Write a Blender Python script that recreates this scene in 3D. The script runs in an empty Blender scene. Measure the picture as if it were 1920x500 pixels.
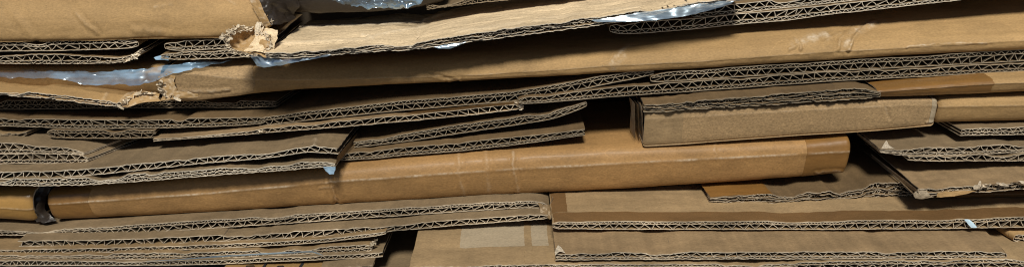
import bpy, math, random
import numpy as np

# ------------------------------------------------------------------ units and camera
S = 0.00035                      # one working unit in metres (boards are about 20 units = 7 mm thick)
F, D, PITCH = 1500.0, 1500.0, math.radians(20)
CP, SP = math.cos(PITCH), math.sin(PITCH)
CAM = np.array([0.0, -D*CP, D*SP])
PI = math.pi

def at(px, py, Y):
    """point in the depth plane Y seen at photo position px, py"""
    u, v = px-960.0, -(py-250.0)
    r = np.array([u, CP*F+SP*v, -SP*F+CP*v])
    t = (Y-CAM[1])/r[1]
    return CAM+r*t

def seen(X, Y, Z):
    """photo position of a point (used while modelling creases and tears)"""
    dy, dz = Y-CAM[1], Z-CAM[2]
    f = dy*CP-dz*SP
    up = dy*SP+dz*CP
    return 960+F*X/f, 250-F*up/f

# ------------------------------------------------------------------ noise
def _h(i, j, s):
    with np.errstate(over='ignore'):
        n = (i.astype(np.int64)*374761393+j.astype(np.int64)*668265263+int(s)*1442695041) & 0x7fffffff
        n = ((n ^ (n >> 13))*1274126177) & 0x7fffffff
        n = (n ^ (n >> 16)) & 0xffff
    return n/32767.5-1.0

def vn(x, y, s=0):
    x = np.asarray(x, float); y = np.asarray(y, float)
    x, y = np.broadcast_arrays(x, y)
    i, j = np.floor(x), np.floor(y)
    fx, fy = x-i, y-j
    fx = fx*fx*fx*(fx*(6*fx-15)+10); fy = fy*fy*fy*(fy*(6*fy-15)+10)
    a, b = _h(i, j, s), _h(i+1, j, s)
    c, d = _h(i, j+1, s), _h(i+1, j+1, s)
    return (a*(1-fx)+b*fx)*(1-fy)+(c*(1-fx)+d*fx)*fy

def fbm(x, y, s=0, o=3):
    r, a = 0.0, 1.0
    for k in range(o):
        r = r+a*vn(x*2**k, y*2**k, s+k*17); a *= .5
    return r/1.75

# ------------------------------------------------------------------ materials
def nodes(name):
    m = bpy.data.materials.new(name); m.use_nodes = True
    nt = m.node_tree; nt.nodes.clear()
    out = nt.nodes.new('ShaderNodeOutputMaterial')
    return m, nt, out

def kraft(name, col, rough=.75, coat=0.0, mott=.2, fibre=.12, streak=(1, 1, 1), ribs=0.0, bump=.35, wear=(.72, .6, .44), crinkle=0.0, stain=.2):
    m, nt, out = nodes(name)
    N, L = nt.nodes.new, nt.links.new
    b = N('ShaderNodeBsdfPrincipled'); L(b.outputs[0], out.inputs[0])
    tc = N('ShaderNodeTexCoord')
    def noise(scale, detail=3, st=(1, 1, 1), rough=.6):
        mp = N('ShaderNodeMapping'); mp.inputs['Scale'].default_value = st
        L(tc.outputs['Object'], mp.inputs[0])
        n = N('ShaderNodeTexNoise'); n.inputs['Scale'].default_value = scale
        n.inputs['Detail'].default_value = detail; n.inputs['Roughness'].default_value = rough
        L(mp.outputs[0], n.inputs['Vector']); return n.outputs['Fac']
    def mrange(v, a, b_, c, d):
        r = N('ShaderNodeMapRange'); L(v, r.inputs[0])
        for i, q in enumerate((a, b_, c, d)): r.inputs[1+i].default_value = q
        return r.outputs[0]
    def mul(a, b_):
        q = N('ShaderNodeMath'); q.operation = 'MULTIPLY'
        for i, v in enumerate((a, b_)):
            if isinstance(v, float): q.inputs[i].default_value = v
            else: L(v, q.inputs[i])
        return q.outputs[0]
    big = mrange(noise(14, 3, (1, 1.6, 1.6)), .3, .7, 1-mott, 1+mott)
    mid = mrange(noise(120, 4, (.35*streak[0], streak[1], streak[2])), .3, .7, 1-mott*.6, 1+mott*.6)
    fib = mrange(noise(1100, 3, (.5, 1, 1), .75), .3, .7, 1-fibre*1.6, 1+fibre*1.6)
    f = mul(mul(big, mid), fib)
    # a few pale scratches and dents, in patches
    sc_ = N('ShaderNodeMath'); sc_.operation = 'SUBTRACT'; L(noise(26, 1.5, (.6, 1, 1)), sc_.inputs[0]); sc_.inputs[1].default_value = .52
    ab = N('ShaderNodeMath'); ab.operation = 'ABSOLUTE'; L(sc_.outputs[0], ab.inputs[0])
    ln = mrange(ab.outputs[0], .0015, .005, 1.0, 0.0); pm = mrange(noise(40, 2), .52, .64, 0.0, .17)
    pl = N('ShaderNodeMath'); pl.operation = 'ADD'; L(mul(ln, pm), pl.inputs[0]); pl.inputs[1].default_value = 1.0
    f = mul(f, pl.outputs[0])
    # dark fibre specks
    vo = N('ShaderNodeTexVoronoi'); vo.inputs['Scale'].default_value = 140; L(tc.outputs['Object'], vo.inputs['Vector'])
    f = mul(f, mrange(vo.outputs['Distance'], .03, .07, .62, 1.0))
    # soft dirt
    f = mul(f, mrange(noise(33, 5, (.6, 1, 1), .7), .52, .72, 1.0, 1.0-stain))
    if ribs:
        mp = N('ShaderNodeMapping'); mp.inputs['Scale'].default_value = (1, .02, .02); L(tc.outputs['Object'], mp.inputs[0])
        n = N('ShaderNodeTexNoise'); n.inputs['Scale'].default_value = 150; n.inputs['Detail'].default_value = 2
        L(mp.outputs[0], n.inputs['Vector'])
        f = mul(f, mrange(n.outputs['Fac'], .35, .65, 1-ribs, 1+ribs*.6))
    mx = N('ShaderNodeMix'); mx.data_type = 'RGBA'; mx.blend_type = 'MULTIPLY'; mx.inputs[0].default_value = 1
    mx.inputs[6].default_value = (*col, 1); L(f, mx.inputs[7])
    w = N('ShaderNodeAttribute'); w.attribute_name = 'wear'
    wb = mul(w.outputs['Fac'], mrange(noise(420, 3), .35, .62, .25, 1.0))
    m2 = N('ShaderNodeMix'); m2.data_type = 'RGBA'; L(wb, m2.inputs[0]); L(mx.outputs[2], m2.inputs[6])
    m2.inputs[7].default_value = (*wear, 1)
    L(m2.outputs[2], b.inputs['Base Color'])
    b.inputs['Roughness'].default_value = rough
    b.inputs['Specular IOR Level'].default_value = .35
    if coat:
        b.inputs['Coat Weight'].default_value = coat; b.inputs['Coat Roughness'].default_value = .28
    h1 = noise(700, 4, (.5, 1, 1), .7)
    bp = N('ShaderNodeBump'); bp.inputs['Strength'].default_value = bump; bp.inputs['Distance'].default_value = .0003
    L(h1, bp.inputs['Height'])
    last = bp
    h2 = noise(70, 4, (.4*streak[0], 1, 1), .55)
    b2 = N('ShaderNodeBump'); b2.inputs['Strength'].default_value = .5; b2.inputs['Distance'].default_value = .0012
    L(h2, b2.inputs['Height']); L(bp.outputs[0], b2.inputs['Normal']); last = b2
    if crinkle:
        vo2 = N('ShaderNodeTexVoronoi'); vo2.feature = 'DISTANCE_TO_EDGE'; vo2.inputs['Scale'].default_value = 45
        ad = N('ShaderNodeMapping'); ad.inputs['Scale'].default_value = (.5, 1, 1)
        L(tc.outputs['Object'], ad.inputs[0])
        wv = N('ShaderNodeTexNoise'); wv.inputs['Scale'].default_value = 60; L(ad.outputs[0], wv.inputs['Vector'])
        va = N('ShaderNodeVectorMath'); va.operation = 'MULTIPLY_ADD'; L(wv.outputs['Color'], va.inputs[0])
        va.inputs[1].default_value = (.02, .02, .02); L(ad.outputs[0], va.inputs[2])
        L(va.outputs[0], vo2.inputs['Vector'])
        q = mrange(vo2.outputs['Distance'], 0, .12, 0, 1)
        b3 = N('ShaderNodeBump'); b3.inputs['Strength'].default_value = crinkle; b3.inputs['Distance'].default_value = .0008
        L(q, b3.inputs['Height']); L(last.outputs[0], b3.inputs['Normal']); last = b3
    L(last.outputs[0], b.inputs['Normal'])
    return m

def film(name, tint=(.8, .88, .95), alpha=.45, rough=.12, white=.25):
    m, nt, out = nodes(name)
    N, L = nt.nodes.new, nt.links.new
    tc = N('ShaderNodeTexCoord')
    def noise(scale, st=(1, 1, 1), det=3):
        mp = N('ShaderNodeMapping'); mp.inputs['Scale'].default_value = st
        n = N('ShaderNodeTexNoise'); n.inputs['Scale'].default_value = scale; n.inputs['Detail'].default_value = det
        L(tc.outputs['Object'], mp.inputs[0]); L(mp.outputs[0], n.inputs['Vector']); return n.outputs['Fac']
    def mr(v, a, b_, c, d):
        q = N('ShaderNodeMapRange'); L(v, q.inputs[0])
        for i, k in enumerate((a, b_, c, d)): q.inputs[1+i].default_value = k
        return q.outputs[0]
    bp = N('ShaderNodeBump'); bp.inputs['Strength'].default_value = .6; bp.inputs['Distance'].default_value = .004
    L(noise(60, (.5, 1, 1), 1), bp.inputs['Height'])
    gl = N('ShaderNodeBsdfGlossy'); gl.inputs['Roughness'].default_value = rough; gl.inputs['Color'].default_value = (.72, .88, 1, 1)
    L(bp.outputs[0], gl.inputs['Normal'])
    df = N('ShaderNodeBsdfDiffuse'); df.inputs['Color'].default_value = (*tint, 1); L(bp.outputs[0], df.inputs['Normal'])
    tr = N('ShaderNodeBsdfTransparent'); tr.inputs[0].default_value = (.93, .93, .92, 1)
    m1 = N('ShaderNodeMixShader'); L(mr(noise(110, (.3, 1, 1)), .42, .62, .15, .75), m1.inputs[0]); L(df.outputs[0], m1.inputs[1]); L(gl.outputs[0], m1.inputs[2])
    m2 = N('ShaderNodeMixShader'); L(mr(noise(75, (.16, 1, 1), 4), .42, .62, max(0, alpha-.08), min(1, alpha+white)), m2.inputs[0])  # streaky opacity stands in for highlights on the film
    L(tr.outputs[0], m2.inputs[1]); L(m1.outputs[0], m2.inputs[2]); L(m2.outputs[0], out.inputs[0])
    return m

M = {}
M['kraft']   = kraft('brown kraft paper', (.215, .140, .066), ribs=.05)
M['dull']    = kraft('dull grey brown kraft', (.19, .133, .072), ribs=.08)
M['ribbed']  = kraft('kraft with flute marks', (.26, .173, .088), ribs=.11)
M['band']    = kraft('folded kraft', (.34, .190, .070), ribs=0, mott=.16, fibre=.13, rough=.62, coat=.08)
M['bandpale']= kraft('pale folded kraft', (.345, .228, .112), fibre=.22, mott=.10)
M['tan'] = kraft('tan kraft', (.30, .203, .102), ribs=.05, crinkle=.12)
M['edgemid'] = kraft('shaded paper edge', (.34, .28, .195), mott=.35, fibre=.2, stain=.4)  # darker copy of the edge, recess shade put into the colour
M['flutemid'] = kraft('shaded fluting', (.085, .062, .038), mott=.2)  # likewise darkened, shade of the deep boards is in the colour
M['brown'] = kraft('dark brown board', (.145, .092, .042), ribs=.1)  # on the deeper boards this brown also carries painted recess shade
M['light']   = kraft('light torn kraft', (.66, .505, .31), streak=(.25, 1.6, 1.6), bump=.6, mott=.24, crinkle=.7, wear=(.80, .68, .50), stain=.22, fibre=.22)
M['golden']  = kraft('golden kraft', (.385, .240, .100), streak=(.5, 1, 1), crinkle=.12, mott=.14)
M['edge']    = kraft('cut paper edge', (.57, .475, .345), mott=.4, fibre=.25, stain=.5)
M['edgelight']=kraft('frayed light edge', (.74, .64, .49), mott=.2, fibre=.2, stain=.2)
M['edgedark']= kraft('dark paper edge', (.30, .235, .155), mott=.25, fibre=.2, stain=.4)  # edge paper in a darker tone
M['flute']   = kraft('fluting paper', (.13, .095, .058), mott=.2, fibre=.2, stain=.3)  # darker than the cut edges, cavity shade put into the colour
M['flutedark']=kraft('shade-toned fluting paper', (.09, .068, .042), mott=.2, fibre=.2, stain=.3)  # shade inside gaps and cavities painted in as a darker colour
M['tape']    = kraft('brown packing tape', (.225, .112, .030), rough=.4, coat=.55, fibre=.06, bump=.1, mott=.12, stain=.1, crinkle=.15)
M['tapedull']= kraft('dull brown tape', (.155, .085, .033), rough=.5, coat=.25, fibre=.08, mott=.15)
M['amber']   = kraft('amber packing tape', (.36, .20, .055), rough=.3, coat=.8, fibre=.05, bump=.08, mott=.15, stain=.15)
M['paper']   = kraft('greyish label paper', (.36, .285, .185), fibre=.12, mott=.10)
M['fray']    = kraft('torn paper fibre', (.60, .50, .36), mott=.2, fibre=.2, stain=.15)
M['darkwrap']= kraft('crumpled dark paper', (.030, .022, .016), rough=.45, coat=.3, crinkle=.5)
M['dark']    = kraft('dark board', (.10, .075, .05))
M['film']    = film('clear plastic film')
M['filmwhite'] = film('cloudy plastic film', (.34, .43, .50), .5, .2, .3)
M['filmblue'] = film('bluish plastic', (.40, .60, .78), .85, .3, .2)
M['filmshine'] = film('shiny plastic wrap', (.38, .60, .82), .24, .16, .55)  # blue tint paints in the reflected sky
M['plastic'] = kraft('pale blue plastic', (.62, .82, .95), rough=.3, mott=.05, fibre=.05, stain=.05)
M['ink']     = kraft('black print', (.02, .02, .022), rough=.5, mott=.1)
M['print']   = kraft('printed orange board', (.27, .16, .06), rough=.5, mott=.1)
M['ground']  = kraft('concrete', (.12, .115, .11))

# ------------------------------------------------------------------ mesh builder
class MB:
    def __init__(s): s.v = []; s.f = []; s.mi = []; s.w = []; s.n = 0
    def grid(s, V, mi=0, wear=None):
        n, m = V.shape[:2]
        idx = np.arange(n*m).reshape(n, m)+s.n
        q = np.stack([idx[:-1, :-1], idx[1:, :-1], idx[1:, 1:], idx[:-1, 1:]], -1).reshape(-1, 4)
        s.v.append(V.reshape(-1, 3)); s.f.append(q); s.mi.append(np.full(len(q), mi)); s.n += n*m
        s.w.append(np.zeros(n*m) if wear is None else np.broadcast_to(wear, (n, m)).reshape(-1))
    def build(s, name, mats, parent, loc):
        V = (np.concatenate(s.v)-np.asarray(loc))*S
        Q = np.concatenate(s.f).astype(np.int32); MI = np.concatenate(s.mi).astype(np.int32)
        me = bpy.data.meshes.new(name)
        me.vertices.add(len(V)); me.vertices.foreach_set('co', V.astype(np.float32).ravel())
        me.loops.add(Q.size); me.loops.foreach_set('vertex_index', Q.ravel())
        me.polygons.add(len(Q)); me.polygons.foreach_set('loop_start', np.arange(0, Q.size, 4, dtype=np.int32))
        me.polygons.foreach_set('loop_total', np.full(len(Q), 4, np.int32))
        me.polygons.foreach_set('material_index', MI)
        me.polygons.foreach_set('use_smooth', np.ones(len(Q), bool))
        W = np.concatenate(s.w)
        if W.max() > 0:
            a = me.attributes.new('wear', 'FLOAT', 'POINT'); a.data.foreach_set('value', W.astype(np.float32))
        me.update(); me.validate()
        if not isinstance(mats, (list, tuple)): mats = [mats]
        for k in mats: me.materials.append(M[k])
        o = bpy.data.objects.new(name, me); bpy.context.scene.collection.objects.link(o)
        o.parent = parent
        return o

def thing(name, label, cat, loc, group=None):
    o = bpy.data.objects.new(name, None); bpy.context.scene.collection.objects.link(o)
    o.empty_display_size = .01
    o.location = [c*S for c in loc]; o['label'] = label; o['category'] = cat
    if group: o['group'] = group
    o['_loc'] = list(map(float, loc))
    return o
def L_(o): return np.array(o['_loc'])

def smooth1(a, dx, sig):
    k = int(3*sig/dx)
    if k < 1: return a
    g = np.exp(-.5*(np.arange(-k, k+1)*dx/sig)**2); g /= g.sum()
    p = np.concatenate([2*a[0]-a[1:k+1][::-1], a, 2*a[-1]-a[-k-1:-1][::-1]])
    return np.convolve(p, g, 'valid')

def polydist(px, py, line):
    d = np.full(px.shape, 1e9)
    for (x0, y0), (x1, y1) in zip(line[:-1], line[1:]):
        vx, vy = x1-x0, y1-y0; L2 = vx*vx+vy*vy
        t = np.clip(((px-x0)*vx+(py-y0)*vy)/L2, 0, 1)
        d = np.minimum(d, np.hypot(px-x0-t*vx, py-y0-t*vy))
    return d

TABLE = []
SEED = [11]

class Sheet: pass

def widen(pts):
    """carry boards that leave the picture on past its edges"""
    pts = [tuple(q) for q in pts]
    a, b = pts[0], pts[1]
    if a[0] <= -60: pts.insert(0, (a[0]-300,)+tuple(v+.4*(v-w_)*300/(b[0]-a[0]) for v, w_ in zip(a[1:], b[1:])))
    a, b = pts[-1], pts[-2]
    if a[0] >= 2040: pts.append((a[0]+300,)+tuple(v+.6*(v-w_)*300/(a[0]-b[0]) for v, w_ in zip(a[1:], b[1:])))
    return pts

def sheet_geom(pts, depth, seed):
    pts = widen(pts)
    A = []
    for px, py, t, Y in pts:
        b = at(px, py, Y); tp = at(px, py-t, Y); A.append((b[0], b[2], tp[2], Y))
    A = np.array(A); dx = 3.0
    n = max(8, int((A[-1, 0]-A[0, 0])/dx)+1)
    g = Sheet(); g.x = np.linspace(A[0, 0], A[-1, 0], n); d = g.x[1]-g.x[0]
    sg = min(12, (A[-1, 0]-A[0, 0])/12)
    g.zb = smooth1(np.interp(g.x, A[:, 0], A[:, 1]), d, sg)
    g.zt = smooth1(np.interp(g.x, A[:, 0], A[:, 2]), d, sg)
    g.y = smooth1(np.interp(g.x, A[:, 0], A[:, 3]), d, sg*2)
    g.depth, g.seed = depth, seed
    return g

def corr(g, layout, parent, loc, first='top_liner', mats=('kraft', 'edge', 'flute'), rag=.5, crush=.3, endL=None, endR=None, skL=0., skR=0.,
         sag=1.6, lt=1.45, creases=(), dense=0, nested=False, torn=False, topmat=None):
    """one corrugated sheet: liners and fluting, its front edge on g, running back by g.depth"""
    x, seed = g.x, g.seed
    n = len(x); w = (x-x[0])/(x[-1]-x[0])
    zb, zt, yf = g.zb.copy(), g.zt.copy(), g.y.copy()
    zb = zb+fbm(x/60, 0*x, seed+1)*.5; zt = zt+fbm(x/45, 0*x, seed+2)*.8*(1+crush)
    # local crushing of the edge
    crush = crush*1.25+.1; rag = rag*1.1
    cr = np.clip(fbm(x/70, 0*x+3, seed+3)*1.6-.15, 0, 1)*crush
    mid = (zb+zt)/2
    zt = zt-(zt-zb)*.5*cr
    for e, d in ((endL, x-x[0]), (endR, x[-1]-x)):
        if e in ('pinch', 'fold'):
            k = np.clip(1-d/16, 0, 1)**2*(.55 if e == 'pinch' else .25)
            c = (zb+zt)/2; zb = zb+(c-zb)*k; zt = zt+(c-zt)*k
    fr = {'B': .35, 'C': .65, 'E': .3, 'F': .5}
    h = [fr[c] for c in layout]; tot = sum(h)
    lv = [0.0]
    for q in h: lv.append(lv[-1]+q/tot)
    zs = [zb+f*(zt-zb)+(fbm(x/30, 0*x, seed+20+i)*.7*(.3+crush) if 0 < i < len(lv)-1 else 0) for i, f in enumerate(lv)]
    if torn:
        gap_ = (zt-zb)/len(layout)
        for i in range(1, len(zs)-1):
            zs[i] = zs[i]+gap_*(.42*fbm(x/42, 0*x, seed+80+i)*1.6+.12*vn(x/6, 0*x, seed+85+i))
    rows = np.array([0, .8, 3, 9, 22, 45, 80, 130, 200, g.depth], float)
    if dense: rows = np.unique(np.concatenate([[0, .8, 2], np.arange(4, dense, 3.5), np.linspace(dense, g.depth, 6)]))
    rows = rows[rows <= g.depth]; g.rows = rows
    def shift(xx, ww, d): return xx+d*(skL*(1-ww)+skR*ww)
    def sagf(xx, d):
        return sag*fbm(xx/150, d/90, seed+5)*np.clip(d/25, 0, 1)*1.3+.35*sag*fbm(xx/28, d/70, seed+6)*np.clip(d/12, 0, 1)
    objs = []
    base = parent
    order = [len(zs)-1]+list(range(len(zs)-1))
    for li in order:
        zc = zs[li]; top = li == len(zs)-1; outer = top or li == 0
        tk = lt*(1.0 if outer else .8)
        jf = rag*(1.5*fbm(x/14, 0*x+li, seed+30+li)+.9*vn(x/3.3, 0*x+li, seed+40+li))
        if torn: jf = jf+4.5*fbm(x/24, 0*x+li*3, seed+95+li)+(0 if top else 1.5)
        jz = rag*.45*vn(x/4.5, 0*x+li, seed+50+li)+.3*rag*fbm(x/17, 0*x+li, seed+57+li)
        R = rows if (top or li == 0) else rows[rows <= (30 if torn else 90)]
        Xg, Dg = np.meshgrid(x, R, indexing='ij'); Wg = np.broadcast_to(w[:, None], Xg.shape)
        dec = np.exp(-Dg/7)
        X = shift(Xg, Wg, Dg)+.8*vn(Dg/9, Xg*0, seed+li)*(np.clip(1-(Xg-x[0])/6, 0, 1)-np.clip(1-(x[-1]-Xg)/6, 0, 1))
        Y = yf[:, None]+Dg+jf[:, None]*dec
        Z = zc[:, None]+jz[:, None]*dec+sagf(Xg, Dg)
        if li == 0: Z = Z+.0
        W = np.zeros_like(Z)
        if top:
            W = .5*np.exp(-Dg/1.5)*np.clip(.5+vn(Xg/9, 0*Xg, seed+77), 0, 1)
            if creases:
                PX, PY = seen(X, Y, Z)
                for line, wd, ht, wr in creases:
                    d = polydist(PX+2.0*vn(X/6, Y/12, seed+9), PY+1.2*vn(X/8, Y/8, seed+8), line)
                    Z = Z+ht*1.5*np.exp(-(d/wd)**2)-.25*ht*np.exp(-((d-2*wd)/(1.3*wd))**2)
                    W = np.maximum(W, wr*np.exp(-(d/(wd*.8))**2))
        mb = MB()
        P = lambda Z_: np.stack([X, Y, Z_], -1)
        T, Bm = P(Z+tk/2), P(Z-tk/2)
        mb.grid(T, 0, W); mb.grid(Bm[:, ::-1], 0)
        mb.grid(np.stack([Bm[:, 0], T[:, 0]], 1), 1)
        mb.grid(np.stack([T[0], Bm[0]], 1), 1); mb.grid(np.stack([T[-1], Bm[-1]], 1), 1)
        if top:
            g.top = (x, zc+tk/2, yf, sagf)
        if top and (endL == 'fold' or endR == 'fold'):
            for e, i in ((endL, 0), (endR, n-1)):
                if e != 'fold': continue
                s = -1 if i == 0 else 1
                a = np.linspace(-PI/2, PI/2, 9); rr = (zs[-1][i]-zs[0][i])/2; c = (zs[-1][i]+zs[0][i])/2
                Dg2, A2 = np.meshgrid(rows, a, indexing='ij')
                for off in (tk/2, -tk/2):
                    r = rr+off
                    XX = shift(x[i], w[i], Dg2)+s*(np.cos(A2)*r*.55)
                    mb.grid(np.stack([XX, yf[i]+Dg2+.5*vn(A2*2, 0*A2, seed)*np.exp(-Dg2/5), c+np.sin(A2)*r+sagf(x[i], Dg2)], -1), 0)
                r1, r2 = rr+tk/2, rr-tk/2
                fr_ = np.stack([np.stack([x[i]+s*np.cos(a)*r*.55, yf[i]+0*a, c+np.sin(a)*r], -1) for r in (r1, r2)], 0)
                mb.grid(fr_, 1)
        nm = ('panel' if nested else 'top_liner') if top else 'liner'
        o = mb.build(nm, [topmat or mats[0] if top else mats[0], mats[1]], base, loc)
        objs.append(o)
        if top and nested: base = o
    per = {'B': 15.5, 'C': 23.0, 'E': 12, 'F': 18}
    for fi, c in enumerate(layout):
        z0, z1 = zs[fi], zs[fi+1]
        p0 = per[c]
        xs = [x[0]+2]
        k = 0; st = 14
        L = x[-1]-x[0]-4
        m = int(L/p0*st)+2
        t = np.linspace(0, 1, m); xx = x[0]+2+L*t
        ph = 2*PI*xx/p0+1.6*fbm(xx/55, 0*xx, seed+60+fi)*(.5+crush)+.5*vn(xx/19, 0*xx, seed+61+fi)*(.2+crush)+fi*1.3
        cv = np.clip(fbm(xx/80, 0*xx+9, seed+62+fi)*1.8, -1, 1)
        lean = (.35+1.0*crush)*cv+.5*crush*vn(xx/25, 0*xx, seed+64+fi)
        s = np.sin(ph)-.09*np.sin(3*ph)
        c_ = (np.interp(xx, x, z0)+np.interp(xx, x, z1))/2
        a_ = (np.interp(xx, x, z1)-np.interp(xx, x, z0))/2-lt*.45
        a_ = np.maximum(a_, .4)*(1-.35*(.3+crush)*np.clip(1.6*vn(xx/17, 0*xx, seed+65+fi)-.1, 0, 1))
        c_ = c_-a_*.0
        fx = xx+lean*a_*s*.85; fz = c_+a_*s+.3*crush*vn(xx/4, 0*xx, seed+66)
        tx, tz = np.gradient(fx), np.gradient(fz); ln = np.hypot(tx, tz)+1e-6
        nx, nz = -tz/ln, tx/ln
        rt = lt*.36
        dr = np.array([0, 2.5, 12, 60], float)
        y0 = np.interp(xx, x, yf)+rag*(1.2*vn(xx/5, 0*xx, seed+70+fi)+.4)+(5 if torn else 0)
        ww = (xx-x[0])/(x[-1]-x[0])
        mb = MB()
        sides = []
        for sg in (1, -1):
            X = shift((fx+sg*nx*rt)[:, None], ww[:, None], dr[None]); Z = (fz+sg*nz*rt)[:, None]+sagf(xx[:, None], dr[None])
            Y = y0[:, None]+dr[None]
            V = np.stack([X, Y, Z], -1); sides.append(V); mb.grid(V if sg > 0 else V[:, ::-1], 0)
        mb.grid(np.stack([sides[1][:, 0], sides[0][:, 0]], 1), 1)
        objs.append(mb.build('fluting', [mats[2], mats[1]], base, loc))
    return objs

def register(name, g):
    TABLE.append((name, g.x, g.zb, g.zt, g.y))

def sheet(name, label, pts, layout='BC', cat='cardboard sheet', group=None, depth=330, **kw):
    SEED[0] += 101
    g = sheet_geom(pts, depth, SEED[0])
    i = len(g.x)//2
    loc = (g.x[i], g.y[i], g.zb[i])
    r = thing(name, label, cat, loc, group)
    corr(g, layout, r, loc, **kw)
    g.root, g.loc = r, loc
    register(label[:34], g)
    return g

def folded(name, label, panels, cat='flattened box', group=None, depth=330, kws=None, **kw):
    gs = []
    SEED[0] += 101
    for i, (pts, layout) in enumerate(panels):
        g = sheet_geom(pts, depth, SEED[0]+i*37); gs.append(g)
    g0 = gs[-1]; i = len(g0.x)//2
    loc = (g0.x[i], g0.y[i], g0.zb[i])
    r = thing(name, label, cat, loc, group)
    for i, (g, (pts, layout)) in enumerate(zip(gs, panels)):
        k = dict(kw)
        if kws: k.update(kws[i])
        corr(g, layout, r, loc, nested=True, **k)
        g.root, g.loc = r, loc
        register(label[:30]+' p%d' % i, g)
    return gs

def on_top(g, name, mat, px0, px1, d0, d1, off=.6, parent=None, rag=1.0, skew=0.0, label=None):
    """a strip of tape or paper lying on the sheet's upper face"""
    x, z, y, sagf = g.top
    ym = np.interp(0, [0, 1], [0, 0])
    x0 = at(px0, 250, float(np.mean(y)))[0] if px0 is not None else x[0]
    x1 = at(px1, 250, float(np.mean(y)))[0] if px1 is not None else x[-1]
    xs = np.linspace(max(x0, x[0]+1), min(x1, x[-1]-1), max(4, int((x1-x0)/4)))
    ds = np.concatenate([[d0], np.linspace(d0, d1, max(4, int((d1-d0)/5)))[1:]])
    X, Dg = np.meshgrid(xs, ds, indexing='ij')
    u = (Dg-d0)/(d1-d0)
    Dj = Dg+rag*fbm(X/25, 0*X, g.seed+91)*u
    XX = X+rag*vn(Dg/7, 0*X, g.seed+92)*(np.clip(1-(X-xs[0])/8, 0, 1)+np.clip(1-(xs[-1]-X)/8, 0, 1))+Dj*skew
    R = g.rows; k = np.clip(np.searchsorted(R, Dj)-1, 0, len(R)-2); t = (Dj-R[k])/(R[k+1]-R[k])
    Z = np.interp(XX, x, z)+sagf(XX, R[k])*(1-t)+sagf(XX, R[k+1])*t+off
    V = np.stack([XX, np.interp(X, x, y)+Dj, Z], -1)
    mb = MB(); mb.grid(V)
    low = V.copy(); low[..., 2] -= off*.8
    for a, b in ((V[0], low[0]), (V[-1], low[-1]), (V[:, 0], low[:, 0]), (V[:, -1], low[:, -1])):
        mb.grid(np.stack([a, b], 1))
    o = mb.build(name, mat, parent or g.root, g.loc)
    if label: o['label'] = label
    return o

# rounded, folded front of a carton -----------------------------------------
PROF = [(320, 1.0), (200, 1.0), (120, 1.0), (70, 1.0), (42, 1.0), (28, .985), (17, .945), (9, .87), (4, .76), (1.2, .63), (0, .52), (.6, .46), (2.2, .34), (5, .2), (9, .09), (15, .02), (25, 0), (60, 0), (200, 0)]
def dens(prof, k=5):
    p = np.array(prof, float); t = np.arange(len(p)); T = np.linspace(0, len(p)-1, (len(p)-1)*k+1)
    out = []
    for T_ in T:
        i = min(int(T_), len(p)-2); f = T_-i
        p0, p1, p2, p3 = p[max(i-1, 0)], p[i], p[i+1], p[min(i+2, len(p)-1)]
        out.append(.5*((2*p1)+(-p0+p2)*f+(2*p0-5*p1+4*p2-p3)*f*f+(-p0+3*p1-3*p2+p3)*f**3))
    return np.array(out)

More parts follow.
